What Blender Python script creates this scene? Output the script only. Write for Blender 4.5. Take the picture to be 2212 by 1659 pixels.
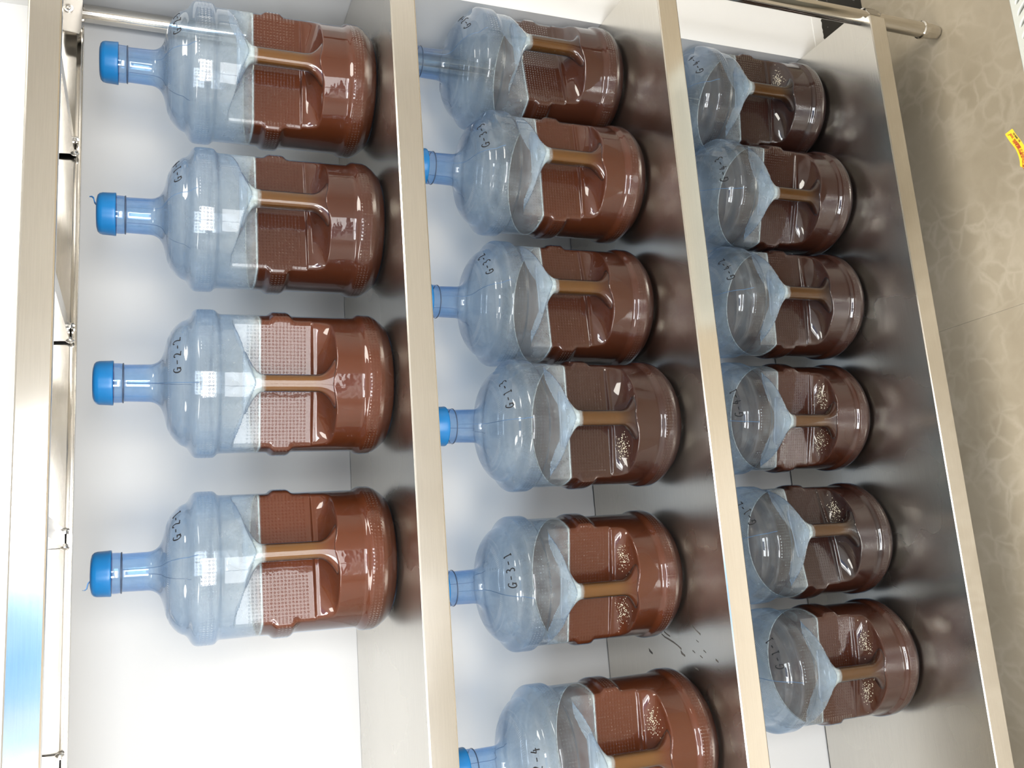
import bpy, bmesh, math, random
import numpy as np
from mathutils import Vector, Matrix

for o in list(bpy.data.objects):
    bpy.data.objects.remove(o, do_unlink=True)
S = bpy.context.scene
COL = S.collection
PI = math.pi
random.seed(4)

# ------------------------------------------------------------ camera
YAW, PITCH, ROLL, FPX = 0.218125, 0.382038, 0.007408, 1969.58
CAM = Vector((-1.29731, -1.51136, 1.24945))
Fv = Vector((math.sin(YAW)*math.cos(PITCH), math.cos(YAW)*math.cos(PITCH), -math.sin(PITCH)))
Rv = Vector((math.cos(YAW), -math.sin(YAW), 0))
Uv = Rv.cross(Fv)
c_, s_ = math.cos(ROLL), math.sin(ROLL)
R2, U2 = c_*Rv + s_*Uv, -s_*Rv + c_*Uv
cd = bpy.data.cameras.new('camera'); cam = bpy.data.objects.new('camera', cd); COL.objects.link(cam)
m = Matrix.Identity(4)
for i, v in enumerate((-U2, R2, -Fv)):            # the phone was held sideways
    for k in range(3): m[k][i] = v[k]
m.translation = CAM
cam.matrix_world = m
cd.sensor_width = 36; cd.lens = FPX*36/2212; cd.clip_start = 0.02; cd.clip_end = 100
S.camera = cam

# ------------------------------------------------------------ world, lights, exposure
W = bpy.data.worlds.new('world'); S.world = W; W.use_nodes = True
bg = W.node_tree.nodes['Background']
bg.inputs[0].default_value = (0.40, 0.66, 1.0, 1); bg.inputs[1].default_value = 0.25
S.view_settings.view_transform = 'Standard'; S.view_settings.look = 'None'
S.view_settings.gamma = 1; S.view_settings.use_curve_mapping = False
S.view_settings.exposure = 0.3
S.cycles.transparent_max_bounces = 24
S.cycles.max_bounces = 10
S.cycles.diffuse_bounces = 5
S.cycles.glossy_bounces = 5
S.cycles.caustics_reflective = False
S.cycles.caustics_refractive = False

def area(name, loc, rot, sx, sy, power, color):
    l = bpy.data.lights.new(name, 'AREA'); l.shape = 'RECTANGLE'; l.size = sx; l.size_y = sy
    l.energy = power; l.color = color
    o = bpy.data.objects.new(name, l); o.location = loc; o.rotation_euler = rot; COL.objects.link(o)
    return o
ZF = -0.645            # floor
ZC = 2.15              # ceiling
YB, YW = 0.53, -2.75   # back wall, window wall
XL, XR = -3.6, 1.3
area('daylight_low', (-1.75, YW-0.22, 0.62), (PI/2, 0, 0), 2.4, 0.58, 27, (1.0, 0.985, 0.96))       # bright yard outside
area('daylight', (-1.75, YW-0.22, 1.08), (PI/2, 0, 0), 2.4, 0.33, 46, (1.0, 0.985, 0.97))
area('daylight_cloud', (-2.56, YW-0.22, 1.62), (PI/2, 0, 0), 0.8, 0.74, 34, (0.94, 0.97, 1.0))
area('daylight_cloud', (-.78, YW-0.22, 1.62), (PI/2, 0, 0), 0.5, 0.74, 16, (0.94, 0.97, 1.0))
area('sky_light', (-1.57, YW-0.22, 1.62), (PI/2, 0, 0), 1.14, 0.74, 2.6, (0.13, 0.46, 1.0))      # blue sky
area('ceiling_fill_light', (0.1, -.85, ZC-0.035), (0, 0, 0), 0.56, 1.1, 24, (1.0, 0.95, 0.86))  # added warm fill from the ceiling, not a known lamp
area('ceiling_fill_light', (-2.2, -.85, ZC-0.035), (0, 0, 0), 0.56, 1.1, 24, (1.0, 0.96, 0.89))  # second added fill, same made-up ceiling source

# ------------------------------------------------------------ materials
def mat(name):
    mt = bpy.data.materials.new(name); mt.use_nodes = True
    nt = mt.node_tree; b = nt.nodes['Principled BSDF']
    return mt, nt, b
def node(nt, t, **kw):
    n = nt.nodes.new(t)
    for k, v in kw.items():
        if k.startswith('i_'):
            key = k[2:]
            n.inputs[int(key) if key.isdigit() else key.replace('_', ' ')].default_value = v
        else: setattr(n, k, v)
    return n
def ramp(nt, src, stops):
    r = nt.nodes.new('ShaderNodeValToRGB'); e = r.color_ramp.elements
    while len(e) > 1: e.remove(e[-1])
    e[0].position, e[0].color = stops[0]
    for p, c in stops[1:]:
        k = e.new(p); k.color = c
    nt.links.new(src, r.inputs[0]); return r
def g(v): return (v, v, v, 1)
def simple(name, col, rough=.5, metal=0, spec=.5):
    mt, nt, b = mat(name)
    b.inputs['Base Color'].default_value = (*col, 1); b.inputs['Roughness'].default_value = rough
    b.inputs['Metallic'].default_value = metal; b.inputs['Specular IOR Level'].default_value = spec
    return mt
def steel(name, col=(.66, .635, .59), rough=.2, stretch=(2, 60, 60), bump=.05, aniso=0.0, spots=True):
    mt, nt, b = mat(name); L = nt.links
    tc = node(nt, 'ShaderNodeTexCoord'); mp = node(nt, 'ShaderNodeMapping'); mp.inputs['Scale'].default_value = stretch
    L.new(tc.outputs['Object'], mp.inputs[0])
    n = node(nt, 'ShaderNodeTexNoise', i_Scale=9.0, i_Detail=5.0); L.new(mp.outputs[0], n.inputs['Vector'])
    n2 = node(nt, 'ShaderNodeTexNoise', i_Scale=3.2, i_Detail=3.0); L.new(tc.outputs['Object'], n2.inputs['Vector'])
    r = ramp(nt, n.outputs[0], [(0.3, (*[c*.93 for c in col], 1)), (0.7, (*col, 1))])
    L.new(r.outputs[0], b.inputs['Base Color'])
    rr = node(nt, 'ShaderNodeMapRange'); rr.inputs['From Min'].default_value = .3; rr.inputs['From Max'].default_value = .7
    rr.inputs['To Min'].default_value = rough*.8; rr.inputs['To Max'].default_value = rough*1.25
    L.new(n2.outputs[0], rr.inputs[0]); L.new(rr.outputs[0], b.inputs['Roughness'])
    b.inputs['Metallic'].default_value = 1
    b.inputs['Anisotropic'].default_value = aniso
    bp = node(nt, 'ShaderNodeBump', i_Strength=bump, i_Distance=.002); L.new(n.outputs[0], bp.inputs['Height'])
    bp2 = node(nt, 'ShaderNodeBump', i_Strength=.03, i_Distance=.004); L.new(n2.outputs[0], bp2.inputs['Height'])
    nt.nodes.remove(bp2); L.new(bp.outputs[0], b.inputs['Normal'])
    return mt
M = {}
M['plate'] = steel('brushed_shelf_steel', (.72, .695, .645), .25, (1.5, 60, 60), .04)
M['band'] = steel('polished_edge_steel', (.82, .795, .755), .14, (1.5, 50, 50), .006)
M['tube'] = steel('tube_steel', (.68, .65, .60), .14, (60, 60, 2), .03)
M['dark_steel'] = simple('clamp_steel', (.45, .43, .40), .35, 1)
M['bolt'] = simple('bolt_steel', (.75, .74, .72), .18, 1)

def wall_mat(name, col, bumps=.05):
    mt, nt, b = mat(name); L = nt.links
    tc = node(nt, 'ShaderNodeTexCoord'); n = node(nt, 'ShaderNodeTexNoise', i_Scale=1.6, i_Detail=3.0)
    L.new(tc.outputs['Object'], n.inputs['Vector'])
    r = ramp(nt, n.outputs[0], [(.3, (*[c*.965 for c in col], 1)), (.7, (*col, 1))]); L.new(r.outputs[0], b.inputs['Base Color'])
    n2 = node(nt, 'ShaderNodeTexNoise', i_Scale=90.0, i_Detail=3.0); L.new(tc.outputs['Object'], n2.inputs['Vector'])
    bp = node(nt, 'ShaderNodeBump', i_Strength=bumps, i_Distance=.002); L.new(n2.outputs[0], bp.inputs['Height']); L.new(bp.outputs[0], b.inputs['Normal'])
    b.inputs['Roughness'].default_value = .6; b.inputs['Specular IOR Level'].default_value = .3
    return mt
M['wall'] = wall_mat('white_wall_paint', (.80, .80, .79))
M['room_wall'] = wall_mat('beige_room_paint', (.74, .72, .68))
M['ceiling'] = wall_mat('ceiling_paint', (.78, .77, .74))

def floor_mat():
    mt, nt, b = mat('beige_marbled_floor'); L = nt.links
    tc = node(nt, 'ShaderNodeTexCoord')
    n = node(nt, 'ShaderNodeTexNoise', i_Scale=5.0, i_Detail=6.0, i_Roughness=.6); L.new(tc.outputs['Object'], n.inputs['Vector'])
    r = ramp(nt, n.outputs[0], [(.3, (.375, .32, .235, 1)), (.7, (.46, .40, .305, 1))])
    w = node(nt, 'ShaderNodeTexNoise', i_Scale=9.0, i_Detail=4.0); L.new(tc.outputs['Object'], w.inputs['Vector'])
    mx = node(nt, 'ShaderNodeMix', data_type='VECTOR'); mx.inputs[0].default_value = .09
    L.new(tc.outputs['Object'], mx.inputs[4]); L.new(w.outputs[1], mx.inputs[5])
    v = node(nt, 'ShaderNodeTexVoronoi', feature='DISTANCE_TO_EDGE', i_Scale=20.0); L.new(mx.outputs[1], v.inputs['Vector'])
    vr = ramp(nt, v.outputs[0], [(0, g(.7)), (.16, g(0))])
    nm = node(nt, 'ShaderNodeMath', operation='MULTIPLY'); L.new(vr.outputs[0], nm.inputs[0])
    n3 = node(nt, 'ShaderNodeTexNoise', i_Scale=6.0, i_Detail=2.0); L.new(tc.outputs['Object'], n3.inputs['Vector'])
    r3 = ramp(nt, n3.outputs[0], [(.40, g(.1)), (.65, g(.75))]); L.new(r3.outputs[0], nm.inputs[1])
    m2 = node(nt, 'ShaderNodeMix', data_type='RGBA'); L.new(nm.outputs[0], m2.inputs[0]); L.new(r.outputs[0], m2.inputs[6]); m2.inputs[7].default_value = (.58, .52, .42, 1)
    L.new(m2.outputs[2], b.inputs['Base Color']); b.inputs['Roughness'].default_value = .33
    b.inputs['Specular IOR Level'].default_value = .4
    return mt
M['floor'] = floor_mat()
def baseboard_mat():
    mt, nt, b = mat('black_baseboard_with_paint_smears'); L = nt.links
    tc = node(nt, 'ShaderNodeTexCoord'); mp = node(nt, 'ShaderNodeMapping'); mp.inputs['Scale'].default_value = (30, 30, 90)
    L.new(tc.outputs['Object'], mp.inputs[0])
    n = node(nt, 'ShaderNodeTexNoise', i_Scale=1.0, i_Detail=5.0, i_Roughness=.7); L.new(mp.outputs[0], n.inputs['Vector'])
    r = ramp(nt, n.outputs[0], [(.64, (.012, .013, .014, 1)), (.66, (.55, .57, .6, 1))])
    L.new(r.outputs[0], b.inputs['Base Color']); b.inputs['Roughness'].default_value = .35
    return mt
M['baseboard'] = baseboard_mat()

LEVEL = 0.238
def shell_mat():
    mt, nt, b = mat('clear_blue_polycarbonate'); L = nt.links; nt.nodes.remove(b)
    out = nt.nodes['Material Output']
    tc = node(nt, 'ShaderNodeTexCoord'); oi = node(nt, 'ShaderNodeObjectInfo')
    geo = node(nt, 'ShaderNodeNewGeometry'); lw = node(nt, 'ShaderNodeLayerWeight', i_Blend=.5)
    sep = node(nt, 'ShaderNodeSeparateXYZ'); L.new(tc.outputs['Object'], sep.inputs[0])
    add = node(nt, 'ShaderNodeVectorMath', operation='ADD'); L.new(tc.outputs['Object'], add.inputs[0])
    cmb = node(nt, 'ShaderNodeCombineXYZ')
    mlt = node(nt, 'ShaderNodeMath', operation='MULTIPLY', i_1=37.0); L.new(oi.outputs['Random'], mlt.inputs[0]); L.new(mlt.outputs[0], cmb.inputs[0])
    L.new(cmb.outputs[0], add.inputs[1])
    # relief: rows of small dimples on the rib bands and recessed panels
    at = node(nt, 'ShaderNodeAttribute', attribute_name='dots'); au = node(nt, 'ShaderNodeAttribute', attribute_name='du')
    def wave(src):
        a = node(nt, 'ShaderNodeMath', operation='MULTIPLY', i_1=2*PI/.0063); L.new(src, a.inputs[0])
        s = node(nt, 'ShaderNodeMath', operation='SINE'); L.new(a.outputs[0], s.inputs[0]); return s
    s1 = wave(au.outputs['Fac']); s2 = wave(sep.outputs[2])
    mm = node(nt, 'ShaderNodeMath', operation='ADD'); L.new(s1.outputs[0], mm.inputs[0]); L.new(s2.outputs[0], mm.inputs[1])
    dm = node(nt, 'ShaderNodeMapRange', interpolation_type='SMOOTHSTEP'); dm.inputs['From Min'].default_value = .5; dm.inputs['From Max'].default_value = 1.6
    L.new(mm.outputs[0], dm.inputs[0])
    mm2 = node(nt, 'ShaderNodeMath', operation='MULTIPLY'); L.new(dm.outputs[0], mm2.inputs[0]); L.new(at.outputs['Fac'], mm2.inputs[1])
    nb = node(nt, 'ShaderNodeTexNoise', i_Scale=26.0, i_Detail=3.0); L.new(add.outputs[0], nb.inputs['Vector'])
    bp = node(nt, 'ShaderNodeBump', i_Strength=.8, i_Distance=.0011); L.new(mm2.outputs[0], bp.inputs['Height'])
    bp2 = node(nt, 'ShaderNodeBump', i_Strength=.15, i_Distance=.002); L.new(nb.outputs[0], bp2.inputs['Height']); L.new(bp.outputs[0], bp2.inputs['Normal'])
    # fresnel that treats the thin wall alike from both sides
    ior = node(nt, 'ShaderNodeMix', data_type='FLOAT'); L.new(geo.outputs['Backfacing'], ior.inputs[0]); ior.inputs[2].default_value = 1.53; ior.inputs[3].default_value = 1/1.53
    fr = node(nt, 'ShaderNodeFresnel'); L.new(ior.outputs[0], fr.inputs[0]); L.new(bp2.outputs[0], fr.inputs['Normal'])
    gl = node(nt, 'ShaderNodeBsdfGlossy', i_Roughness=.035); L.new(bp2.outputs[0], gl.inputs['Normal']); gl.inputs[0].default_value = g(1)
    # tint, deeper where seen edge on and in the neck
    tint = node(nt, 'ShaderNodeMix', data_type='RGBA'); L.new(lw.outputs['Facing'], tint.inputs[0])
    tint.inputs[6].default_value = (.85, .905, .955, 1); tint.inputs[7].default_value = (.44, .61, .82, 1)
    zr = node(nt, 'ShaderNodeMapRange'); zr.inputs['From Min'].default_value = .395; zr.inputs['From Max'].default_value = .43
    L.new(sep.outputs[2], zr.inputs[0])
    tn = node(nt, 'ShaderNodeMix', data_type='RGBA', blend_type='MULTIPLY'); L.new(zr.outputs[0], tn.inputs[0]); L.new(tint.outputs[2], tn.inputs[6]); tn.inputs[7].default_value = (.66, .83, 1.0, 1)
    tr = node(nt, 'ShaderNodeBsdfTransparent'); L.new(tn.outputs[2], tr.inputs[0])
    # haze: dust and dried film, only above the liquid; thicker just over the liquid line
    nh = node(nt, 'ShaderNodeTexNoise', i_Scale=11.0, i_Detail=7.0, i_Roughness=.65); L.new(add.outputs[0], nh.inputs['Vector'])
    hr = ramp(nt, nh.outputs[0], [(.32, g(.04)), (.55, g(.11)), (.72, g(.28))])
    above = node(nt, 'ShaderNodeMapRange'); above.inputs['From Min'].default_value = LEVEL-.002; above.inputs['From Max'].default_value = LEVEL+.001
    L.new(sep.outputs[2], above.inputs[0])
    low = node(nt, 'ShaderNodeMix', data_type='FLOAT'); L.new(above.outputs[0], low.inputs[0]); low.inputs[2].default_value = .006
    nz = node(nt, 'ShaderNodeSeparateXYZ'); L.new(geo.outputs['True Normal'], nz.inputs[0])
    nza = node(nt, 'ShaderNodeMath', operation='ABSOLUTE'); L.new(nz.outputs[2], nza.inputs[0])
    nzm = node(nt, 'ShaderNodeMath', operation='MULTIPLY_ADD', i_1=.10); L.new(nza.outputs[0], nzm.inputs[0]); L.new(hr.outputs[0], nzm.inputs[2])
    wb = ramp(nt, sep.outputs[2], [(.245, g(.30)), (.270, g(.22)), (.315, g(.04)), (.40, g(0))])
    wn = node(nt, 'ShaderNodeTexNoise', i_Scale=17.0, i_Detail=5.0, i_Roughness=.6); L.new(add.outputs[0], wn.inputs['Vector'])
    wr = ramp(nt, wn.outputs[0], [(.35, g(.45)), (.60, g(1.25))])
    wm = node(nt, 'ShaderNodeMath', operation='MULTIPLY_ADD'); L.new(wb.outputs[0], wm.inputs[0]); L.new(wr.outputs[0], wm.inputs[1]); L.new(nzm.outputs[0], wm.inputs[2])
    L.new(wm.outputs[0], low.inputs[3])
    film = ramp(nt, sep.outputs[2], [(LEVEL-.001, g(0)), (LEVEL, g(.45)), (LEVEL+.012, g(.34)), (LEVEL+.03, g(0))])
    ns = node(nt, 'ShaderNodeTexNoise', i_Scale=55.0, i_Detail=6.0, i_Roughness=.7); L.new(add.outputs[0], ns.inputs['Vector'])
    nr = ramp(nt, ns.outputs[0], [(.38, g(.25)), (.6, g(1))])
    fm = node(nt, 'ShaderNodeMath', operation='MULTIPLY'); L.new(film.outputs[0], fm.inputs[0]); L.new(nr.outputs[0], fm.inputs[1])
    # flecks of splashed foam on the inside
    vo = node(nt, 'ShaderNodeTexNoise', i_Scale=85.0, i_Detail=2.0); L.new(add.outputs[0], vo.inputs['Vector'])
    vf = ramp(nt, vo.outputs[0], [(.70, g(0)), (.74, g(.5))])
    fz = ramp(nt, sep.outputs[2], [(LEVEL, g(0)), (LEVEL+.002, g(1)), (.31, g(.5)), (.36, g(0))])
    fk = node(nt, 'ShaderNodeMath', operation='MULTIPLY'); L.new(vf.outputs[0], fk.inputs[0]); L.new(fz.outputs[0], fk.inputs[1])
    sm = node(nt, 'ShaderNodeMath', operation='ADD'); L.new(fm.outputs[0], sm.inputs[0]); L.new(fk.outputs[0], sm.inputs[1])
    tot = node(nt, 'ShaderNodeMath', operation='MAXIMUM'); L.new(low.outputs[0], tot.inputs[0]); L.new(sm.outputs[0], tot.inputs[1])
    df = node(nt, 'ShaderNodeBsdfDiffuse'); dc = node(nt, 'ShaderNodeMix', data_type='RGBA'); L.new(sm.outputs[0], dc.inputs[0])
    dc.inputs[6].default_value = (.60, .70, .77, 1); dc.inputs[7].default_value = (.72, .75, .68, 1); L.new(dc.outputs[2], df.inputs[0])
    tl = node(nt, 'ShaderNodeBsdfTranslucent'); L.new(dc.outputs[2], tl.inputs[0])
    dt = node(nt, 'ShaderNodeMixShader', i_0=.4); L.new(df.outputs[0], dt.inputs[1]); L.new(tl.outputs[0], dt.inputs[2])
    m1 = node(nt, 'ShaderNodeMixShader'); L.new(tot.outputs[0], m1.inputs[0]); L.new(tr.outputs[0], m1.inputs[1]); L.new(dt.outputs[0], m1.inputs[2])
    m2 = node(nt, 'ShaderNodeMixShader'); L.new(fr.outputs[0], m2.inputs[0]); L.new(m1.outputs[0], m2.inputs[1]); L.new(gl.outputs[0], m2.inputs[2])
    L.new(m2.outputs[0], out.inputs[0])
    return mt
M['shell'] = shell_mat()

def liquid_mat(name, c_dark, c_light, c_edge):
    mt, nt, b = mat(name); L = nt.links
    at = node(nt, 'ShaderNodeAttribute', attribute_name='tone'); at.attribute_type = 'OBJECT'
    mx = node(nt, 'ShaderNodeMix', data_type='RGBA', clamp_factor=False); L.new(at.outputs['Fac'], mx.inputs[0])
    mx.inputs[6].default_value = (*c_dark, 1); mx.inputs[7].default_value = (*c_light, 1)
    lw = node(nt, 'ShaderNodeLayerWeight', i_Blend=.35)
    m2 = node(nt, 'ShaderNodeMix', data_type='RGBA'); L.new(lw.outputs['Facing'], m2.inputs[0]); L.new(mx.outputs[2], m2.inputs[6])
    m2.inputs[7].default_value = (*c_edge, 1)
    if name.startswith('amber'):
        tc = node(nt, 'ShaderNodeTexCoord'); sp = node(nt, 'ShaderNodeSeparateXYZ'); L.new(tc.outputs['Object'], sp.inputs[0])
        zr = node(nt, 'ShaderNodeMapRange'); zr.inputs['From Min'].default_value = .125; zr.inputs['From Max'].default_value = .158; L.new(sp.outputs[2], zr.inputs[0])
        tk = node(nt, 'ShaderNodeMix', data_type='RGBA'); L.new(at.outputs['Fac'], tk.inputs[0]); tk.inputs[6].default_value = (.022, .0070, .004, 1); tk.inputs[7].default_value = (.155, .029, .0045, 1)
        m3 = node(nt, 'ShaderNodeMix', data_type='RGBA'); L.new(zr.outputs[0], m3.inputs[0]); L.new(tk.outputs[2], m3.inputs[6]); L.new(m2.outputs[2], m3.inputs[7]); m2 = m3
    L.new(m2.outputs[2], b.inputs['Base Color'])
    b.inputs['Roughness'].default_value = .45; b.inputs['Specular IOR Level'].default_value = .15
    return mt
M['liquid'] = liquid_mat('dark_brown_vinegar', (.022, .0070, .004), (.155, .029, .0045), (.12, .018, .002))
M['amber'] = liquid_mat('amber_vinegar_in_handle', (.105, .036, .005), (.21, .072, .010), (.10, .028, .003))
def foam_mat():
    mt, nt, b = mat('dried_white_foam'); L = nt.links
    tc = node(nt, 'ShaderNodeTexCoord'); n = node(nt, 'ShaderNodeTexNoise', i_Scale=120.0, i_Detail=4.0); L.new(tc.outputs['Object'], n.inputs['Vector'])
    r = ramp(nt, n.outputs[0], [(.35, (.40, .40, .33, 1)), (.6, (.72, .72, .66, 1))]); L.new(r.outputs[0], b.inputs['Base Color'])
    bp = node(nt, 'ShaderNodeBump', i_Strength=.5, i_Distance=.003); L.new(n.outputs[0], bp.inputs['Height']); L.new(bp.outputs[0], b.inputs['Normal'])
    b.inputs['Roughness'].default_value = .7
    return mt
M['foam'] = foam_mat()
M['cap'] = simple('blue_cap_plastic', (.008, .19, .50), .32)
M['ink'] = simple('black_marker_ink', (.012, .012, .015), .5)
M['groove'] = simple('dark_neck_groove', (.05, .08, .14), .4)
M['speck'] = simple('foam_specks', (.72, .66, .52), .8)

# ------------------------------------------------------------ mesh helpers
def mk(name, verts, faces, mats, parent=None, smooth=False, fm=None, loc=None):
    me = bpy.data.meshes.new(name); me.from_pydata([tuple(v) for v in verts], [], faces)
    for x in (mats if isinstance(mats, (list, tuple)) else [mats]): me.materials.append(x)
    if smooth: me.polygons.foreach_set('use_smooth', [True]*len(me.polygons))
    if fm is not None: me.polygons.foreach_set('material_index', fm)
    me.update()
    o = bpy.data.objects.new(name, me); COL.objects.link(o)
    if parent: o.parent = parent
    if loc: o.location = loc
    return o
def frombm(name, bm, mats, parent=None, smooth=False, loc=None, bevel=0):
    if bevel:
        bmesh.ops.bevel(bm, geom=bm.edges[:], offset=bevel, segments=2, affect='EDGES', profile=.5)
    bmesh.ops.recalc_face_normals(bm, faces=bm.faces[:])
    me = bpy.data.meshes.new(name); bm.to_mesh(me); bm.free()
    for x in (mats if isinstance(mats, (list, tuple)) else [mats]): me.materials.append(x)
    if smooth:
        me.polygons.foreach_set('use_smooth', [True]*len(me.polygons))
        try: me.set_sharp_from_angle(angle=math.radians(40))
        except Exception: pass
    o = bpy.data.objects.new(name, me); COL.objects.link(o)
    if parent: o.parent = parent
    if loc: o.location = loc
    return o
def bbox(bm, x0, x1, y0, y1, z0, z1):
    r = bmesh.ops.create_cube(bm, size=1)
    bmesh.ops.scale(bm, vec=(x1-x0, y1-y0, z1-z0), verts=r['verts'])
    bmesh.ops.translate(bm, vec=((x0+x1)/2, (y0+y1)/2, (z0+z1)/2), verts=r['verts'])
def box(name, x0, x1, y0, y1, z0, z1, m_, parent=None, bevel=0, smooth=False):
    bm = bmesh.new(); bbox(bm, x0, x1, y0, y1, z0, z1)
    return frombm(name, bm, m_, parent, smooth=bool(bevel) or smooth, bevel=bevel)
def lathe(name, prof, n, m_, parent=None, loc=None, smooth=True):
    V, Fc = [], []
    for z, r in prof:
        for k in range(n):
            a = 2*PI*k/n; V.append((r*math.cos(a), r*math.sin(a), z))
    for i in range(len(prof)-1):
        for k in range(n):
            k2 = (k+1) % n; Fc.append((i*n+k, i*n+k2, (i+1)*n+k2, (i+1)*n+k))
    Fc.append(tuple(range(n))[::-1]); Fc.append(tuple(range((len(prof)-1)*n, len(prof)*n)))
    o = mk(name, V, Fc, m_, parent, smooth, loc=loc)
    if smooth:
        try: o.data.set_sharp_from_angle(angle=math.radians(35))
        except Exception: pass
    return o
def tube_into(V, Fc, pts, nrm, w, h, n=6):
    """marker stroke: a low ridge that follows pts, nrm = outward normals"""
    base = len(V); P = [Vector(p) for p in pts]
    for i, p in enumerate(P):
        t = (P[min(i+1, len(P)-1)] - P[max(i-1, 0)]).normalized(); nn = Vector(nrm[i]); b = t.cross(nn).normalized()
        for k in range(n):
            a = 2*PI*k/n; V.append(p + b*(math.cos(a)*w) + nn*(math.sin(a)*h))
    for i in range(len(P)-1):
        for k in range(n):
            k2 = (k+1) % n; Fc.append((base+i*n+k, base+i*n+k2, base+(i+1)*n+k2, base+(i+1)*n+k))
    Fc.append(tuple(base+k for k in range(n))[::-1]); Fc.append(tuple(base+(len(P)-1)*n+k for k in range(n)))
def empty(name, loc=(0, 0, 0), rz=0):
    o = bpy.data.objects.new(name, None); o.location = loc; o.rotation_euler = (0, 0, rz); o.empty_display_size = .05
    COL.objects.link(o); return o
def tag(o, label, cat, group=None):
    o['label'] = label; o['category'] = cat
    if group: o['group'] = group
    return o
def struct(o): o['kind'] = 'structure'; return o

# ------------------------------------------------------------ the setting
floor = struct(empty('floor', (0, 0, 0)))
box('screed', XL, XR, YW-.1, YB+.1, ZF-.06, ZF-.0015, simple('floor_joint', (.52, .48, .40), .8), floor)
SE = -.776
for x0, x1 in ((XL, SE-2.0), (SE-2.0, SE), (SE, XR)):
    box('sheet', x0+.0006, x1-.0006, YW-.1, YB+.1, ZF-.0014, ZF, M['floor'], floor)
struct(box('wall_back', XL, XR, YB, YB+.1, ZF, ZC, M['wall']))
struct(box('wall_left', XL-.1, XL, YW, YB+.1, ZF, ZC, M['room_wall']))
struct(box('wall_right', XR, XR+.1, YW, YB+.1, ZF, ZC, M['room_wall']))
struct(box('ceiling', XL-.1, XR+.1, YW-.1, YB+.1, ZC, ZC+.08, M['ceiling']))
CX, CY = .004, .255
BBZ = -.48
colm = struct(empty('wall_column'))
box('shaft', CX, .95, CY, YB, BBZ-.001, ZC, M['wall'], colm)
# the plaster skirting coat that stands a little proud above the black baseboard, with a torn lower edge
V, Fc = [], []
n = 160
for i in range(n+1):
    x = CX + (.95-CX)*i/n
    zz = BBZ - .002 - .006*random.random()*(1 if random.random() < .5 else .3)
    V += [(x, CY-.0015, zz), (x, CY-.0015, BBZ+.028), (x, CY+.003, BBZ+.028), (x, CY+.003, zz)]
for i in range(n):
    a, b = 4*i, 4*(i+1)
    Fc += [(a, b, b+1, a+1), (a+1, b+1, b+2, a+2), (a+3, a, b, b+3)[::-1]]
mk('paint_edge', V, Fc, M['wall'], colm)
struct(box('baseboard_column', CX+.001, .95, CY+.001, YB-.01, ZF, BBZ, M['baseboard']))
struct(box('baseboard_back', XL, CX, YB-.008, YB, ZF, BBZ, M['baseboard']))
# window wall behind the camera
wx0, wx1, wz0, wz1 = -2.9, -.6, .25, 1.95
bm = bmesh.new()
bbox(bm, XL, wx0, YW-.1, YW, ZF, ZC); bbox(bm, wx1, XR, YW-.1, YW, ZF, ZC)
bbox(bm, wx0, wx1, YW-.1, YW, ZF, wz0); bbox(bm, wx0, wx1, YW-.1, YW, wz1, ZC)
struct(frombm('wall_front', bm, M['room_wall']))
bm = bmesh.new(); fr = .045
bbox(bm, wx0, wx1, YW-.08, YW-.02, wz0, wz0+fr); bbox(bm, wx0, wx1, YW-.08, YW-.02, wz1-fr, wz1)
for xx in (wx0, (wx0+wx1)/2-fr/2, wx1-fr): bbox(bm, xx, xx+fr, YW-.08, YW-.02, wz0+fr, wz1-fr)
bbox(bm, wx0+fr, wx1-fr, YW-.07, YW-.03, 1.25, 1.29)
struct(frombm('window_1', bm, simple('window_frame_white', (.8, .8, .8), .4)))
box('window_sill', wx0-.05, wx1+.05, YW-.02, YW+.12, wz0-.03, wz0, M['wall'], None)['kind'] = 'structure'
for x in (.1, -2.2):  # out-of-view frames added around the two ceiling fill lights
    t = tag(empty('ceiling_fill_panel', (x, -.85, ZC)), 'flat rectangular ceiling panel added for fill light, %s of the pair' % ('right' if x > 0 else 'left'), 'lamp', 'added ceiling fill panels')
    bm = bmesh.new()
    for a in ((-.30, -.28, -.57, .57), (.28, .30, -.57, .57), (-.28, .28, -.57, -.55), (-.28, .28, .55, .57)): bbox(bm, a[0], a[1], a[2], a[3], -.045, 0)
    frombm('frame', bm, simple('fill_panel_frame', (.8, .8, .8), .4), t)

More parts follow.
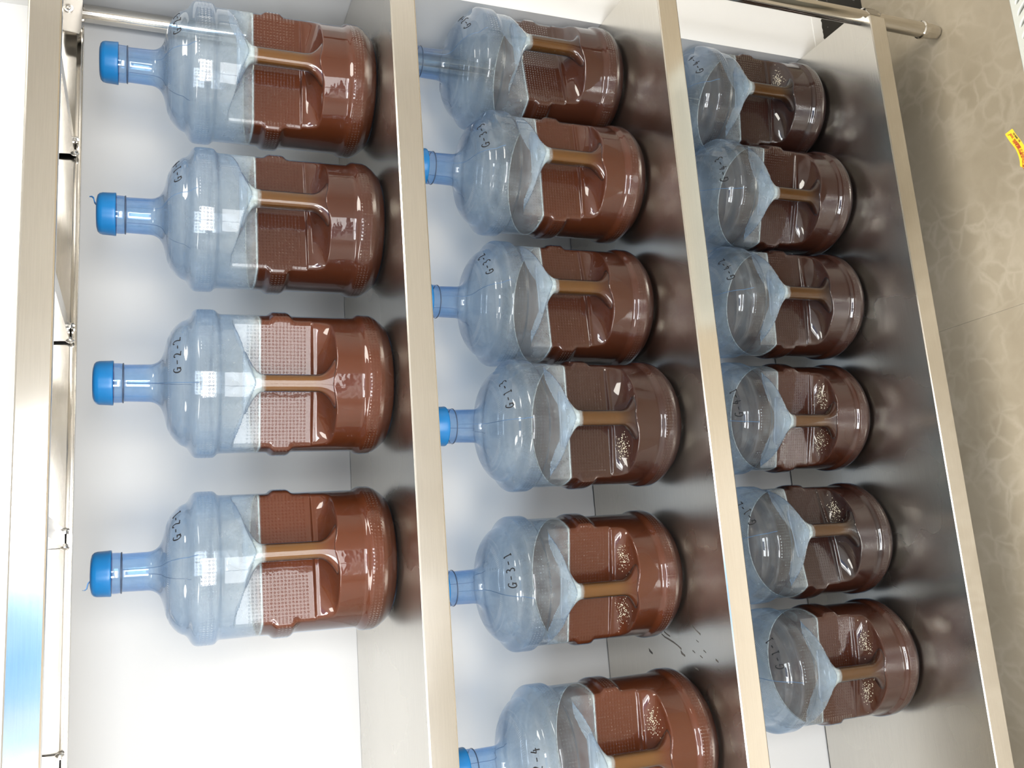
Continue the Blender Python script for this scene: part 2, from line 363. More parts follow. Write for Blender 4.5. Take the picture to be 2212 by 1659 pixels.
# ------------------------------------------------------------ steel rack
Z0, Z1, Z2, Z3 = 1.3822, .8199, .2164, -.3895
BH = .0506; DP = .5217; RX = 0.0; LX = -2.30
PX, PYF, PYR, PR = -.0185, .0282, .4914, .019
rack = tag(empty('shelving_rack', (0, 0, ZF)), 'stainless steel rack with four flat shelves holding the jugs against the wall', 'shelf')
def Zl(z): return z - ZF
def poly_prism(pts, z0, z1):
    n = len(pts); V = [(x, y, z0) for x, y in pts] + [(x, y, z1) for x, y in pts]
    F_ = [tuple(range(n))[::-1], tuple(range(n, 2*n))] + [(i, (i+1) % n, n+(i+1) % n, n+i) for i in range(n)]
    return V, F_
def shelf(ztop):
    zt = Zl(ztop); t = .0012; nc = .042
    pts = [(LX+nc, 0.0), (RX-nc, 0.0), (RX-nc+.004, nc*.8), (RX, nc+.006), (RX, DP-nc), (RX-nc, DP-nc+.004), (RX-nc, DP), (LX+nc, DP), (LX+nc, DP-nc), (LX, DP-nc), (LX, nc), (LX+nc, nc)]
    pts = [(LX+nc, .0015), (RX-.030, .0015), (RX-.030, .0105), (RX, .0475), (RX, DP-.052), (RX-.040, DP-.012), (RX-.040, DP-.0015), (LX+nc, DP-.0015), (LX+nc, DP-nc), (LX, DP-nc), (LX, nc), (LX+nc, nc)]
    V, F_ = poly_prism(pts, zt-t, zt)
    sh = mk('shelf', V, F_, M['plate'], rack)
    # front edge band: vertical face with a small rounded lip and an inward return at the bottom
    V, F_ = [], []
    prof = [(.004, 0), (.0015, -.0006), (0, -.003), (0, -BH+.003), (.0015, -BH+.0006), (.004, -BH), (.016, -BH), (.016, -BH+.0014), (.005, -BH+.0014), (.0016, -BH+.004), (.0016, -.004), (.004, -.0014)]
    def band(x0, x1, flip=False):
        V = []; n_ = len(prof)
        for x in (x0, x1):
            for (y, z) in prof: V.append((x, (DP-y) if flip else y, zt+z))
        F_ = [(i, (i+1) % n_, n_+(i+1) % n_, n_+i) for i in range(n_)] + [tuple(range(n_)), tuple(range(n_, 2*n_))[::-1]]
        return V, F_
    V, F_ = band(LX+.03, RX-.030)
    mk('edge_band', V, F_, M['band'], sh)
    V, F_ = band(LX+.03, RX-.040, True)
    mk('rear_flange', V, F_, M['band'], sh)
    box('side_flange', RX-.0015, RX, .05, DP-.055, zt-BH, zt-.0002, M['band'], sh)
    box('side_flange', LX, LX+.0015, .05, DP-.055, zt-BH, zt-.0002, M['band'], sh)
    box('hem', LX+.03, RX-.040, DP-.0075, DP-.0012, zt-BH-.0004, zt-BH+.0145, M['band'], sh, bevel=.001)
    for xs in (-.334, -.750, -1.170, -1.590, -2.01):
        w = .017; zl = zt - .0375
        V = []
        prof2 = [(-w-.012, zt-.0013), (-w-.012, zt-.0026), (-w-.001, zt-.0026), (-w, zl), (w, zl), (w+.001, zt-.0026), (w+.012, zt-.0026), (w+.012, zt-.0013), (w, zt-.0013), (w-.001, zl+.0012), (-w+.001, zl+.0012), (-w, zt-.0013)]
        n_ = len(prof2)
        for y in (.02, DP-.018):
            for (x, z) in prof2: V.append((xs+x, y, z))
        F_ = [(i, (i+1) % n_, n_+(i+1) % n_, n_+i) for i in range(n_)] + [(0, 1, 2, 11), (2, 3, 10, 11), (3, 4, 9, 10), (4, 5, 8, 9), (5, 6, 7, 8)]
        F_ += [tuple(n_+k for k in f[::-1]) for f in F_[n_:]]
        mk('stiffener', V, F_, M['band'], sh)
        for s in (-1, 1):
            o = lathe('bolt', [(0, .0015), (.002, .0065), (.004, .0085), (.0062, .0088), (.0068, .0045), (.0125, .004)], 12, M['bolt'], sh)
            o.location = (xs+s*.0165, DP-.020, zl-.001); o.rotation_euler = (0, s*PI/2, 0)
            o.location.x = xs+s*.022
            if s > 0: o.rotation_euler = (0, -PI/2, 0)
            else: o.rotation_euler = (0, PI/2, 0)
    return sh
for z in (Z0+BH, Z1, Z2, Z3): shelf(z)
def pole(x, y):
    z1 = Z0+BH+.004
    o = lathe('pole', [(.062, PR), (Zl(z1), PR)], 32, M['tube'], rack, (x, y, 0))
    lathe('levelling_foot', [(0, .0125), (.006, .0165), (.030, .0185), (.047, .0185)], 8, M['tube'], rack, (x, y, 0), smooth=False)
    lathe('foot_collar', [(.046, .0165), (.048, .0205), (.0535, .0222), (.060, .0222), (.0625, .0192)], 28, M['tube'], rack, (x, y, 0))
    lathe('pole_cap', [(Zl(z1)-.001, PR+.0015), (Zl(z1)+.006, PR+.001), (Zl(z1)+.01, PR*.6)], 28, M['dark_steel'], rack, (x, y, 0))
for x in (PX, LX-PX):
    for y in (PYF, PYR): pole(x, y)
def clamp(x, y, zt, sx, sy):
    """three-sided corner gusset that locks the shelf to the pole; sx, sy point out of the rack"""
    zt = Zl(zt)
    bm = bmesh.new()
    # plate facing inwards along y
    yy = y - sy*.0225
    pts = [(x+sx*.022, zt-.006), (x-sx*.030, zt-.004), (x-sx*.062, zt-.010), (x-sx*.066, zt-.044), (x-sx*.055, zt-.048), (x+sx*.024, zt-.050)]
    a = [bm.verts.new((px, yy, pz)) for px, pz in pts]; b = [bm.verts.new((px, yy-sy*.003, pz)) for px, pz in pts]
    bm.faces.new(a); bm.faces.new(b[::-1])
    for i in range(len(pts)): bm.faces.new((a[i], a[(i+1) % len(pts)], b[(i+1) % len(pts)], b[i]))
    # wedge along x side
    xx = x + sx*.0195
    pts = [(y-.012, zt-.006), (y+.016, zt-.006), (y+.016, zt-.034), (y+.004, zt-.044), (y-.012, zt-.040)]
    a = [bm.verts.new((xx, py, pz)) for py, pz in pts]; b = [bm.verts.new((xx+sx*.003, py, pz)) for py, pz in pts]
    bm.faces.new(a); bm.faces.new(b[::-1])
    for i in range(len(pts)): bm.faces.new((a[i], a[(i+1) % len(pts)], b[(i+1) % len(pts)], b[i]))
    if sy < 0:                                      # wedge plate wrapped on the outer face of the front pole
        yy2 = y-.0198
        pts = [(x+sx*.000, zt-.012), (x+sx*.010, zt-.006), (x+sx*.0165, zt-.008), (x+sx*.018, zt-.046), (x+sx*.008, zt-.052), (x-sx*.001, zt-.046)]
        a = [bm.verts.new((px, yy2+abs(px-x)**2*18, pz)) for px, pz in pts]; b = [bm.verts.new((px, yy2+.003+abs(px-x)**2*18, pz)) for px, pz in pts]
        bm.faces.new(a); bm.faces.new(b[::-1])
        for i in range(len(pts)): bm.faces.new((a[i], a[(i+1) % len(pts)], b[(i+1) % len(pts)], b[i]))
    c = frombm('corner_clamp', bm, M['dark_steel'], rack)

    s = lathe('clamp_screw', [(0, .0095), (.003, .0095), (.0035, .006), (.006, .0055), (.0065, .0035), (.004, .003)], 16, M['bolt'], c)
    s.location = (x-sx*.010, yy-sy*.003, zt-.022); s.rotation_euler = (PI/2 if sy > 0 else -PI/2, 0, 0)
    if sx > 0 and sy < 0:
        s = lathe('clamp_screw', [(0, .006), (.004, .006), (.006, .004)], 12, M['bolt'], c)
        s.location = (xx+.002, y-.001, zt-.012); s.rotation_euler = (0, PI/2, 0)
for z in (Z0+BH, Z1, Z2, Z3):
    for x, sx in ((PX, 1), (LX-PX, -1)):
        clamp(x, PYF, z, sx, -1); clamp(x, PYR, z, sx, 1)
# scuffs left on the middle shelf where a jug was dragged
mscuff = simple('shelf_scuffs', (.10, .09, .08), .7)
def scuff(pts, w, zt):
    V, F_ = [], []
    for i, (x, y) in enumerate(pts):
        ww = w*(.35+.65*random.random())
        V += [(x-ww, y, Zl(zt)+.0004), (x+ww, y+ww*.4, Zl(zt)+.0004)]
    for i in range(len(pts)-1): F_.append((2*i, 2*i+1, 2*i+3, 2*i+2))
    return mk('scuff_mark', V, F_, mscuff, rack)
scuff([(-1.452, .262), (-1.458, .25), (-1.462, .235), (-1.468, .215), (-1.474, .20), (-1.480, .188)], .0022, Z2)
scuff([(-1.486, .190), (-1.490, .184), (-1.493, .176)], .005, Z2)
scuff([(-1.447, .25), (-1.452, .24), (-1.456, .228)], .0014, Z2)
scuff([(-1.488, .322), (-1.492, .316), (-1.495, .309)], .005, Z2)
scuff([(-1.43, .14), (-1.44, .125), (-1.448, .11)], .002, Z2)
for k in range(9):
    x, y = -1.50+random.uniform(-.04, .05), random.uniform(.05, .15); scuff([(x, y), (x-.004, y-.008)], .0013, Z2)

# ------------------------------------------------------------ the jugs
PROF = [(.0030, .0), (.0030, .060), (.0012, .094), (.0, .104), (.004, .114), (.0166, .1252), (.026, .1315), (.034, .1342), (.0520, .1343), (.0560, .1330), (.0610, .1290), (.0649, .1281), (.075, .1280),
        (.1738, .1276), (.1790, .1288), (.1850, .1338), (.1885, .1345), (.2110, .1345), (.2145, .1335), (.2200, .1288), (.2233, .1278), (.230, .1277), (.3050, .1277), (.3085, .1290), (.3120, .1330), (.3150, .1350), (.3178, .1353), (.3412, .1353),
        (.3460, .1345), (.3500, .1318), (.3535, .1272), (.3570, .1208), (.3600, .1165), (.3635, .1143), (.3680, .1128), (.3735, .1092), (.3794, .1036), (.3840, .0980), (.3884, .0910), (.3925, .0815), (.3950, .0735), (.3975, .0620), (.4007, .0500), (.4045, .0430), (.409, .0383), (.415, .0350),
        (.4210, .0336), (.464, .0328), (.4655, .0340), (.468, .0350), (.483, .0352), (.505, .0345)]
PZ = [a for a, _ in PROF]; PRr = [b for _, b in PROF]
def smooth_prof(zs):
    zs = np.asarray(zs); out = np.zeros_like(zs)
    offs = np.linspace(-.0020, .0020, 5); ws = np.exp(-(offs/.0013)**2)
    z_ = np.maximum.accumulate(np.array(PZ)+np.arange(len(PZ))*1e-7)
    for o_, w_ in zip(offs, ws): out += w_*np.interp(np.clip(zs+o_, .0, .505), z_[3:], PRr[3:])
    return out/ws.sum()
DB = .057
def recess(phi, z):
    """radius limit inside the hand recess (phi = 0 points at the handle)"""
    ph = abs(phi)
    if ph > math.radians(78) or z < .10 or z > .31: return 9.0
    back = (DB + .004*math.cos(1.3*phi)) / max(math.cos(phi), .2)
    # floor of the recess, rising from the lip
    e = min(1.0, ph/math.radians(62))
    e = min(1.0, ph/math.radians(66))
    lip = .110 + .012*e**10 + .009*math.exp(-(ph/math.radians(13))**2)
    t = (z-lip)/(.1475-lip)
    if t < 0: fl = 9.0
    elif t < .74: fl = .130 - (.130-back-.009)*(t/.74)**.62
    elif t < .94: fl = back+.009
    elif t < 1: fl = back+.009*(1-t)/.06
    else: fl = 0
    # ceiling
    top = .262 + .024*min(1, ph/math.radians(55))**1.4 - .010*math.exp(-(ph/math.radians(12))**2)
    bk = top - .020
    if z > top: ce = 9.0
    elif z > bk: ce = .130 - (.130-.050)*((top-z)/(top-bk))**.6
    else: ce = 0
    return max(back, fl, ce)
def smin(a, b, k=.0035):
    h = max(k-abs(a-b), 0)/k
    return min(a, b) - h*h*k*.25
def grid(zs, inset, nphi):
    """radial surface of the jug; returns verts + attributes"""
    pr = smooth_prof(zs)
    V, du, dots = [], [], []
    for z, r in zip(zs, pr):
        r -= inset
        for k in range(nphi):
            phi = -PI + 2*PI*k/nphi
            rc = recess(phi, z); inr = False
            rr = r
            if rc < 8:
                rr = smin(r, rc-inset)
                inr = rc < r-.006
            V.append((rr*math.sin(phi), -rr*math.cos(phi), z))
            if inr:
                back = (DB+.004*math.cos(1.3*phi))/max(math.cos(phi), .2)
                du.append(rr*math.sin(phi)); dots.append(1.0 if abs(rc-back) < .0008 and .157 < z < .262 else 0.0)
            else:
                du.append(phi*.1306); dots.append(.75 if (.318 < z < .342 or .188 < z < .212 or .032 < z < .052 or .386 < z < .395) else 0.0)
    return V, du, dots
NP = 176
def stitch(nr, n, base=0):
    F_ = []
    for i in range(nr-1):
        for k in range(n):
            k2 = (k+1) % n; F_.append((base+i*n+k, base+i*n+k2, base+(i+1)*n+k2, base+(i+1)*n+k))
    return F_
def hsec(z, inset):
    """handle cross-section half width, half depth, centre radius"""
    w = .0168; c = .1085; t = .0170
    if z > .240: w += .052*((z-.240)/.030)**1.9
    if z < .146: w += .034*((.146-z)/.034)**2.2
    return w-inset, t-inset, c
def handle_geo(z0, z1, inset, nz=34, n=28):
    V, F_ = [], []
    for i in range(nz):
        z = z0+(z1-z0)*i/(nz-1); w, t, c = hsec(z, inset)
        for k in range(n):
            a = 2*PI*k/n; ca, sa = math.cos(a), math.sin(a)
            ex = .72
            u = min(w, .062)*math.copysign(abs(ca)**ex, ca); v = t*math.copysign(abs(sa)**ex, sa)
            # wrap round the body so that the outer face stays on the jug's radius
            rad = c - v; ang = u/.118
            if w > .03: rad = min(rad, .1285-inset)
            V.append((rad*math.sin(ang), -rad*math.cos(ang), z))
    F_ = stitch(nz, n)
    F_ = [f[::-1] for f in F_]
    F_ += [tuple(range(n)), tuple(range((nz-1)*n, nz*n))[::-1]]
    return V, F_
# meshes, made once and shared
zs = np.concatenate([np.linspace(0, .10, 52), np.linspace(.10, .16, 44)[1:], np.linspace(.16, .235, 42)[1:], np.linspace(.235, .30, 38)[1:], np.linspace(.30, .41, 74)[1:], np.linspace(.41, .503, 22)[1:]])
V, du, dots = grid(zs, 0, NP); F_ = stitch(len(zs), NP); F_.append(tuple(range(NP))[::-1]); F_.append(tuple(range((len(zs)-1)*NP, len(zs)*NP)))
bottle_mesh = bpy.data.meshes.new('bottle_shell'); bottle_mesh.from_pydata(V, [], F_); bottle_mesh.materials.append(M['shell'])
bottle_mesh.polygons.foreach_set('use_smooth', [True]*len(F_))
a_ = bottle_mesh.attributes.new('du', 'FLOAT', 'POINT'); a_.data.foreach_set('value', du)
a_ = bottle_mesh.attributes.new('dots', 'FLOAT', 'POINT'); a_.data.foreach_set('value', dots)
V, F_ = handle_geo(.104, .272, 0)
handle_mesh = bpy.data.meshes.new('handle'); handle_mesh.from_pydata(V, [], F_); handle_mesh.materials.append(M['shell'])
handle_mesh.polygons.foreach_set('use_smooth', [True]*len(F_))
# liquid: body plus the thin column inside the hollow handle
zl = np.concatenate([np.linspace(.0015, .10, 46), np.linspace(.10, .16, 44)[1:], np.linspace(.16, LEVEL, 40)[1:]])
V, _, _ = grid(zl, .0016, NP); F_ = stitch(len(zl), NP); F_.append(tuple(range(NP))[::-1]); F_.append(tuple(range((len(zl)-1)*NP, len(zl)*NP)))
fm = [0]*len(F_); b0 = len(V)
V2, F2 = handle_geo(.112, LEVEL+.004, .0016)
V += V2; F_ += [tuple(b0+i for i in f) for f in F2]; fm += [1]*len(F2)
liquid_mesh = bpy.data.meshes.new('liquid'); liquid_mesh.from_pydata(V, [], F_); liquid_mesh.materials.append(M['liquid']); liquid_mesh.materials.append(M['amber'])
liquid_mesh.polygons.foreach_set('use_smooth', [True]*len(F_)); liquid_mesh.polygons.foreach_set('material_index', fm)
# foam collar on the liquid line and in the top of the handle
V, F_ = [], []
prf = smooth_prof([LEVEL+.002]*1)[0]
rows = ((-.0012, .0013), (.0014, .0010), (.0014, .0022), (-.0012, .0024))
for j, (dz, ins) in enumerate(rows):
    for k in range(NP):
        phi = -PI+2*PI*k/NP; z = LEVEL+dz
        r = smin(prf-ins, recess(phi, LEVEL+.001)-ins); jt = .0016*random.random() if j == 1 else 0
        V.append((r*math.sin(phi), -r*math.cos(phi), z+jt))
F_ = stitch(4, NP)+[(3*NP+k, 3*NP+(k+1) % NP, (k+1) % NP, k) for k in range(NP)]
b0 = len(V); V2, F2 = handle_geo(LEVEL+.004, LEVEL+.018, .0012, nz=5)
V2 = [(x, y, z+(.003*random.random() if i >= 4*28 else 0)) for i, (x, y, z) in enumerate(V2)]
V += V2; F_ += [tuple(b0+i for i in f) for f in F2]
foam_mesh = bpy.data.meshes.new('foam'); foam_mesh.from_pydata(V, [], F_); foam_mesh.materials.append(M['foam'])
foam_mesh.polygons.foreach_set('use_smooth', [True]*len(F_))
# cap
nc = 72; V, F_ = [], []
cp = [(.4815, .0372), (.4815, .0392), (.4835, .0396), (.488, .0392), (.504, .0385), (.509, .0370), (.5125, .0335), (.5145, .026), (.5150, 0.0005)]
for j, (z, r) in enumerate(cp):
    for k in range(nc):
        a = 2*PI*k/nc; rr = r-(.0004 if (k % 2 and 3 <= j <= 4) else 0); V.append((rr*math.cos(a), rr*math.sin(a), z))
F_ = stitch(len(cp), nc)
cap_mesh = bpy.data.meshes.new('cap'); cap_mesh.from_pydata(V, [], F_); cap_mesh.materials.append(M['cap'])
cap_mesh.polygons.foreach_set('use_smooth', [True]*len(F_))
# neck groove, a dark thin ring
V, F_ = [], []
for z, r in ((.4646, .0350), (.4652, .0356), (.4663, .0356), (.4669, .0350)):
    for k in range(48):
        a = 2*PI*k/48; V.append((r*math.cos(a), r*math.sin(a), z))
F_ = stitch(4, 48)+[(3*48+k, 3*48+(k+1) % 48, (k+1) % 48, k) for k in range(48)]
ring_mesh = bpy.data.meshes.new('neck_ring'); ring_mesh.from_pydata(V, [], F_); ring_mesh.materials.append(M['groove'])

# hand lettering, stroke by stroke (unit box 0..0.7 x 0..1)
GL = {
 'G': [[(.62, .86), (.48, .98), (.28, .95), (.10, .72), (.04, .42), (.12, .14), (.32, .02), (.52, .10), (.60, .30)], [(.36, .44), (.60, .46), (.72, .44)], [(.60, .46), (.60, .20), (.58, .04)]],
 '-': [[(.12, .50), (.58, .52)]],
 '1': [[(.18, .82), (.34, .96), (.34, .50), (.33, .04)], [(.16, .04), (.50, .05)]],
 '2': [[(.08, .78), (.22, .96), (.44, .95), (.54, .78), (.46, .52), (.22, .22), (.06, .06), (.30, .10), (.62, .05)]],
 '3': [[(.10, .92), (.32, .98), (.50, .86), (.44, .64), (.22, .54), (.48, .46), (.56, .24), (.38, .04), (.10, .08)]],
 '4': [[(.34, .98), (.20, .66), (.06, .40), (.36, .40), (.66, .42)], [(.44, .70), (.42, .36), (.40, .02)]],
}
def dense(st, step=.06):
    out = []
    for (x0, y0), (x1, y1) in zip(st[:-1], st[1:]):
        k = max(1, int(math.hypot(x1-x0, y1-y0)/step))
        for i in range(k): out.append((x0+(x1-x0)*i/k, y0+(y1-y0)*i/k))
    out.append(st[-1])
    if len(out) > 6:
        for _ in range(2): out = [out[0]]+[((a[0]+2*b[0]+c[0])/4, (a[1]+2*b[1]+c[1])/4) for a, b, c in zip(out, out[1:], out[2:])]+[out[-1]]
    return out
# arc-length table up the shoulder
tz = np.linspace(.35, .41, 200); tr = smooth_prof(tz); tsl = np.concatenate([[0], np.cumsum(np.hypot(np.diff(tz), np.diff(tr)))])
def code(txt, az0, zc, parent, h=.0185, pitch=.0143):
    """az0: where the first letter's middle stands, degrees, + is to the right"""
    V, F_ = [], []
    s0 = float(np.interp(zc, tz, tsl))
    rng = random.Random(txt)
    for i, ch in enumerate(txt):
        dx, dy, sc = rng.uniform(-.0006, .0006), rng.uniform(-.0015, .0015), rng.uniform(.92, 1.1)
        for st in GL[ch]:
            P, N = [], []
            for (x, y) in dense(st):
                s = s0 + (y-.5)*h*sc+dy; z = float(np.interp(s, tsl, tz)); r = float(np.interp(z, tz, tr))
                rm = .101
                a = math.radians(az0) + (i*pitch + (x-.35)*h*.74*sc + dx)/rm
                dz = .001; drdz = (float(np.interp(z+dz, tz, tr))-r)/dz
                nv = Vector((math.sin(a), -math.cos(a), -drdz)).normalized()
                P.append(Vector((r*math.sin(a), -r*math.cos(a), z))+nv*.0003); N.append(nv)
            tube_into(V, F_, P, N, .00115, .0005, 6)
    return mk('handwritten_code', V, F_, M['ink'], parent)

def seam_mesh(sd):
    V, F_ = [], []
    for sd in (sd,):
        P, N = [], []
        for z in np.linspace(.346, .463, 60):
            r = float(smooth_prof([z])[0]); r1 = float(smooth_prof([z+.001])[0])
            nv = Vector((math.sin(sd), -math.cos(sd), -(r1-r)/.001)).normalized()
            P.append(Vector((r*math.sin(sd), -r*math.cos(sd), z))); N.append(nv)
        tube_into(V, F_, P, N, .0006, .0005, 4)
    me = bpy.data.meshes.new('mould_seam'); me.from_pydata([tuple(v) for v in V], [], F_); me.materials.append(simple('seam_blue', (.10, .19, .34), .4)); return me
seam_me = [seam_mesh(0), seam_mesh(PI)]
def specks_mesh(seed, side):
    """a scatter of white flecks lying on the floor of the recess"""
    rnd = random.Random(seed); V, F_ = [], []
    for _ in range(110):
        ph = math.radians(side*rnd.gauss(34, 8)); z = .126+rnd.gauss(0, .004)
        r = recess(ph, z)
        if r > .125 or r < .07: continue
        s = .0006+.0009*rnd.random(); cx, cy, cz = (r+.0004)*math.sin(ph), -(r+.0004)*math.cos(ph), z+.0004
        b = len(V)
        for d in ((s, 0, 0), (-s, 0, 0), (0, s, 0), (0, -s, 0), (0, 0, s*.7), (0, 0, -s*.7)): V.append((cx+d[0], cy+d[1], cz+d[2]))
        for f in ((0, 2, 4), (2, 1, 4), (1, 3, 4), (3, 0, 4), (2, 0, 5), (1, 2, 5), (3, 1, 5), (0, 3, 5)): F_.append(tuple(b+i for i in f))
    return V, F_

JUGS = [  # x, y, shelf, handle azimuth, code, code azimuth, tone, extras, label
 (-.289, .220, Z1, -5.5, 'G-2-3', 13, .75, '', 'water jug marked G-2-3 on the top row, beside the rear pole, filled with brown liquid'),
 (-.601, .211, Z1, 3, 'G-1-4', 19.7, .45, 't', 'water jug on the top row between G-2-3 and G-2-2, code turned aside'),
 (-.922, .198, Z1, -11.5, 'G-2-2', 0, .85, '', 'water jug marked G-2-2 on the top row with brightly mirrored dotted panels'),
 (-1.250, .239, Z1, 7.5, 'G-2-1', 28.6, 1.0, 't', 'water jug marked G-2-1 at the end of the top row, torn cap tab'),
 (-.160, .273, Z2, 10.5, 'G-3-4', 26.5, 0.35, '', 'water jug marked G-3-4 at the right end of the middle row, against the wall column'),
 (-.438, .227, Z2, .5, 'G-3-3', 7.2, .6, '', 'water jug marked G-3-3, second from the right end of the middle row'),
 (-.730, .251, Z2, 4.5, 'G-3-2', 21.5, 0.4, '', 'water jug marked G-3-2 in the middle row touching G-1-3'),
 (-1.006, .196, Z2, -3, 'G-1-3', 12.3, 0.15, 's', 'water jug marked G-1-3 in the middle row, dark brown liquid'),
 (-1.321, .256, Z2, -12.5, 'G-3-1', -1.5, .75, 'Ss', 'water jug marked G-3-1 in the middle row with white flecks in its hand recess'),
 (-1.648, .194, Z2, -4, 'G-2-4', -14, .85, 'S', 'water jug marked G-2-4 on the middle shelf, cut by the picture edge'),
 (-.150, .290, Z3, -5.5, 'G-4-4', 11.8, 0.0, 'S', 'water jug marked G-4-4 at the right end of the bottom row, near the rack foot'),
 (-.425, .249, Z3, -16.5, 'G-4-3', -4.6, 0.12, '', 'water jug marked G-4-3 in the bottom row, second from its right end'),
 (-.697, .266, Z3, -2.5, 'G-4-2', 16.5, 0.08, '', 'water jug marked G-4-2 in the bottom row between G-4-3 and G-4-1'),
 (-.976, .305, Z3, -13.5, 'G-4-1', -4.8, 0.28, 'Ss', 'water jug marked G-4-1 in the bottom row, white flecks both sides of the handle'),
 (-1.277, .295, Z3, 10, 'G-1-2', 27.3, 0.0, 'S', 'water jug marked G-1-2 in the bottom row, the darkest, nearly black liquid'),
 (-1.556, .273, Z3, -7, 'G-1-1', 10.4, 0.35, 'Ss', 'water jug marked G-1-1 at the left end of the bottom row'),
]
def part(name, me, parent):
    o = bpy.data.objects.new(name, me); COL.objects.link(o); o.parent = parent; return o
for i, (x, y, zt, az, txt, taz, tone, ex, label) in enumerate(JUGS):
    root = tag(empty('water_jug', (x, y, zt+.0006), math.radians(az)), label, 'bottle', 'brown-filled water jugs on the steel rack')
    part('bottle_shell', bottle_mesh, root)
    part('handle', handle_mesh, root)
    lq = part('liquid', liquid_mesh, root); lq['tone'] = float(tone)
    part('foam', foam_mesh, root)
    part('neck_ring', ring_mesh, root)
    cp_ = part('cap', cap_mesh, root)
    for sm_ in seam_me: part('mould_seam', sm_, root)
    if 't' in ex:
        sd = 1 if i == 1 else -1
        V, F_ = [], []
        P = [(.012, .5140), (.016, .5175), (.020, .5185), (.025, .5195), (.0275, .5225), (.0270, .5255)]
        for k, (u, z) in enumerate(P):
            w = .0045*(1-k/len(P)*.5); V += [(sd*u, -.010-w, z-.001), (sd*u, -.010+w, z-.001), (sd*u, -.010-w, z+.0008), (sd*u, -.010+w, z+.0008)]
        for k in range(len(P)-1):
            a, b = 4*k, 4*k+4; F_ += [(a, b, b+1, a+1), (a+2, a+3, b+3, b+2), (a, a+2, b+2, b), (a+1, b+1, b+3, a+3)]
        F_ += [(0, 1, 3, 2), (20, 22, 23, 21)]
        mk('tear_tab', V, F_, M['cap'], cp_)
    code(txt, taz-az, .379, root)
    for chx, sd in (('S', 1), ('s', -1)):
        if chx in ex:
            V, F_ = specks_mesh(i*7+sd, sd)
            if V:
                o = mk('foam_flecks', V, F_, M['speck'], root); o['kind'] = 'stuff'

# ------------------------------------------------------------ white heater at the edge of the frame, with its yellow warning tag
HX0, HX1, HY0, HY1, HZ = -.640, .16, -.68, -.457, -.245
mh = simple('white_enamel', (.50, .515, .475), .35)
heater = tag(empty('electric_heater', ((HX0+HX1)/2, (HY0+HY1)/2, ZF)), 'low white heater with dark vent slots in its top, at the corner of the photo', 'heater')
ox, oy = heater.location.x, heater.location.y
hz = HZ-ZF
bm = bmesh.new()
bbox(bm, HX0-ox, HX1-ox, HY0-oy, HY0-oy+.004, .03, hz-.012); bbox(bm, HX0-ox, HX1-ox, HY1-oy-.004, HY1-oy, .03, hz-.012)
bbox(bm, HX0-ox, HX0-ox+.004, HY0-oy+.004, HY1-oy-.004, .03, hz-.012); bbox(bm, HX1-ox-.004, HX1-ox, HY0-oy+.004, HY1-oy-.004, .03, hz-.012)
frombm('casing', bm, mh, heater)
box('heating_core', HX0-ox+.02, HX1-ox-.02, HY0-oy+.02, HY1-oy-.02, .04, hz-.05, simple('dark_core', (.02, .02, .02), .6), heater)
cu = bpy.data.curves.new('grille', 'CURVE'); cu.dimensions = '2D'; cu.fill_mode = 'BOTH'; cu.extrude = .004; cu.bevel_depth = .002; cu.bevel_resolution = 1
def spl(pts):
    s = cu.splines.new('POLY'); s.points.add(len(pts)-1)
    for k, p in enumerate(pts): s.points[k].co = (p[0], p[1], 0, 1)
    s.use_cyclic_u = True
def rrect(x0, x1, y0, y1, r, n=5):
    out = []
    for cx, cy, a0 in ((x1-r, y1-r, 0), (x0+r, y1-r, 90), (x0+r, y0+r, 180), (x1-r, y0+r, 270)):
        for k in range(n+1):
            a = math.radians(a0+90*k/n); out.append((cx+r*math.cos(a), cy+r*math.sin(a)))
    return out
spl(rrect(HX0-ox+.001, HX1-ox-.001, HY0-oy+.001, HY1-oy-.003, .012))
k = 0; xx = HX0-ox+.045
while xx < HX1-ox-.05:
    for yc in ((HY1-oy-.042), (HY0-oy+.062)):
        # slanted slot
        pts = []
        for a in range(16):
            t = 2*PI*a/16; u, v = .0066*math.cos(t), .0066*math.sin(t)
            v += .024 if math.sin(t) >= 0 else -.024
            pts.append((xx+u-v*.75, yc+v))
        spl(pts[::-1])
    xx += .0235
tmp = bpy.data.objects.new('tmp', cu); COL.objects.link(tmp)
dg = bpy.context.evaluated_depsgraph_get(); me = bpy.data.meshes.new_from_object(tmp.evaluated_get(dg))
bpy.data.objects.remove(tmp); bpy.data.curves.remove(cu)
me.materials.clear(); me.materials.append(mh); me.name = 'top_grille'
gr = part('top_grille', me, heater); gr.location = (0, 0, hz-.006)
for fx in (HX0-ox+.06, HX1-ox-.10):
    box('foot', fx, fx+.04, HY0-oy+.01, HY1-oy-.01, 0, .03, mh, heater)
# tag: a curled strip, an arc in its own plane, standing up at the heater's rear corner
tagm = simple('yellow_tag_card', (.86, .56, .02), .45); redi = simple('red_print', (.42, .06, .02), .5); dki = simple('dark_print', (.10, .09, .04), .5)
TY = -.45
ctr = [(-.5900, -.1871), (-.6026, -.1953), (-.6126, -.2039), (-.6222, -.2092), (-.6350, -.2126), (-.6480, -.2130), (-.6590, -.2110)]
wid = .0125
def catm(P, k=6):
    out = []
    for i in range(len(P)-1):
        p0, p1, p2, p3 = P[max(i-1, 0)], P[i], P[i+1], P[min(i+2, len(P)-1)]
        for j in range(k):
            t = j/k
            out.append(tuple(.5*((2*p1[c])+(-p0[c]+p2[c])*t+(2*p0[c]-5*p1[c]+4*p2[c]-p3[c])*t*t+(-p0[c]+3*p1[c]-3*p2[c]+p3[c])*t**3) for c in (0, 1)))
    out.append(P[-1]); return out
C2 = catm(ctr)
hy, hx, hzz = heater.location.y, heater.location.x, ZF
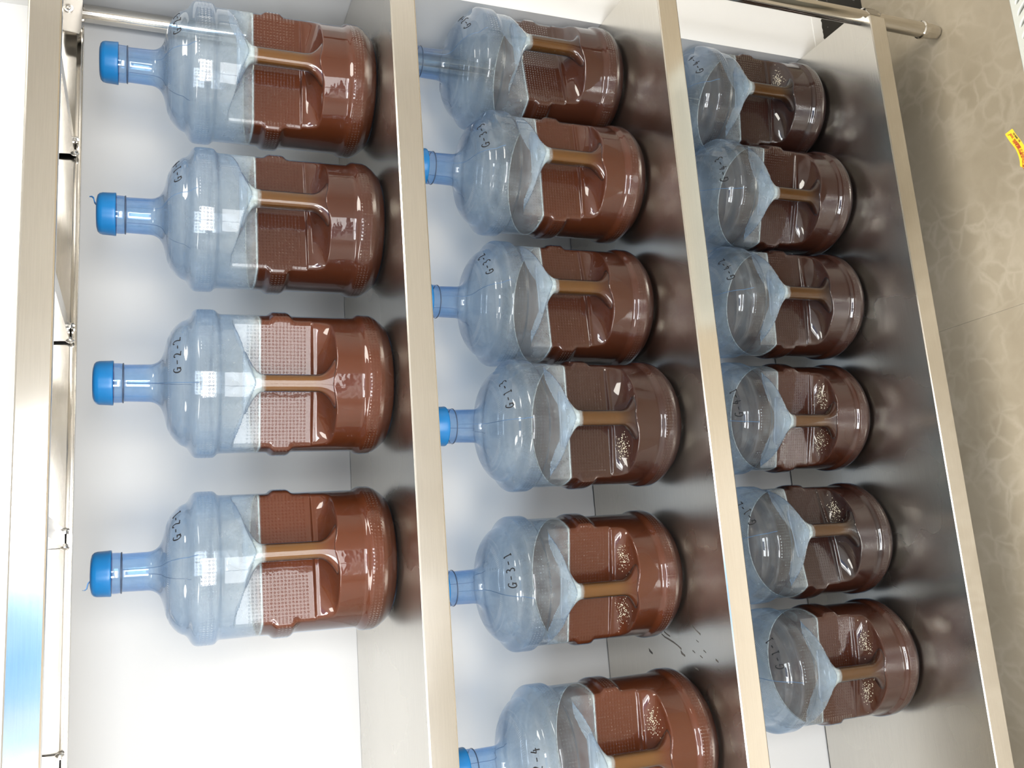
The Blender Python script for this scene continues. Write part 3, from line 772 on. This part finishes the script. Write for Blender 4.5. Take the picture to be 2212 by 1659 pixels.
tagroot = tag(empty('warning_tag', (-.62, TY, HZ)), 'curled yellow tag with red Chinese warning print, standing on the white heater', 'tag')
V, F_ = [], []; frames = []
for i, (x, z) in enumerate(C2):
    x0, z0 = C2[max(i-1, 0)]; x1, z1 = C2[min(i+1, len(C2)-1)]
    t = Vector((x1-x0, 0, z1-z0)).normalized(); nn = Vector((-t.z, 0, t.x))
    if nn.z > 0: nn = -nn
    frames.append((Vector((x, TY, z)), t, nn))
    bow = .0
    for s in (-1, 1):
        for dy in (0, .0006):
            p = Vector((x, TY, z)) + nn*(wid*s*(.9 if i in (0, len(C2)-1) else 1)); V.append((p.x+.62, dy+bow, p.z-HZ))
for i in range(len(C2)-1):
    a, b = 4*i, 4*i+4
    F_ += [(a, a+2, b+2, b), (a+1, b+1, b+3, a+3), (a, b, b+1, a+1), (a+2, a+3, b+3, b+2)]
F_ += [(0, 1, 3, 2), (4*(len(C2)-1), 4*(len(C2)-1)+2, 4*(len(C2)-1)+3, 4*(len(C2)-1)+1)]
mk('card', V, F_, tagm, tagroot)
mk('stem', [(-.005, .0001, .045), (.005, .0001, .045), (.004, .0001, 0), (-.004, .0001, 0), (-.005, .0007, .045), (.005, .0007, .045), (.004, .0007, 0), (-.004, .0007, 0)],
   [(0, 1, 2, 3), (7, 6, 5, 4), (0, 4, 5, 1), (3, 2, 6, 7), (0, 3, 7, 4), (1, 5, 6, 2)], tagm, tagroot)
def printed(txt, s_start, pitch, size, off, m_):
    L_ = [0]
    for a, b in zip(frames[:-1], frames[1:]): L_.append(L_[-1]+(b[0]-a[0]).length)
    for i, ch in enumerate(txt):
        if ch == ' ': continue
        s = s_start+i*pitch; j = min(range(len(L_)), key=lambda q: abs(L_[q]-s))
        p, t, nn = frames[j]
        cu = bpy.data.curves.new('txt', 'FONT'); cu.body = ch; cu.size = size; cu.align_x = 'CENTER'; cu.align_y = 'CENTER'; cu.extrude = .0001; cu.offset = size*.012
        to = bpy.data.objects.new('txt', cu); COL.objects.link(to)
        me = bpy.data.meshes.new_from_object(to.evaluated_get(bpy.context.evaluated_depsgraph_get()))
        bpy.data.objects.remove(to); bpy.data.curves.remove(cu)
        me.materials.clear(); me.materials.append(m_)
        o = part('printed_character', me, tagroot)
        mm = Matrix.Identity(4)
        z_ = t.cross(nn)
        for c in range(3): mm[c][0] = t[c]; mm[c][1] = nn[c]; mm[c][2] = z_[c]
        q = p + nn*off; mm.translation = (q.x+.62, -.0004, q.z-HZ)
        o.matrix_local = mm
printed('严禁覆盖', .010, .0108, .0118, -.004, redi)
printed('进风口', .050, .0098, .0105, -.004, redi)
printed('小心', .0755, .0085, .0085, -.004, redi)
printed('注意事项', .010, .0052, .0052, .0075, dki)
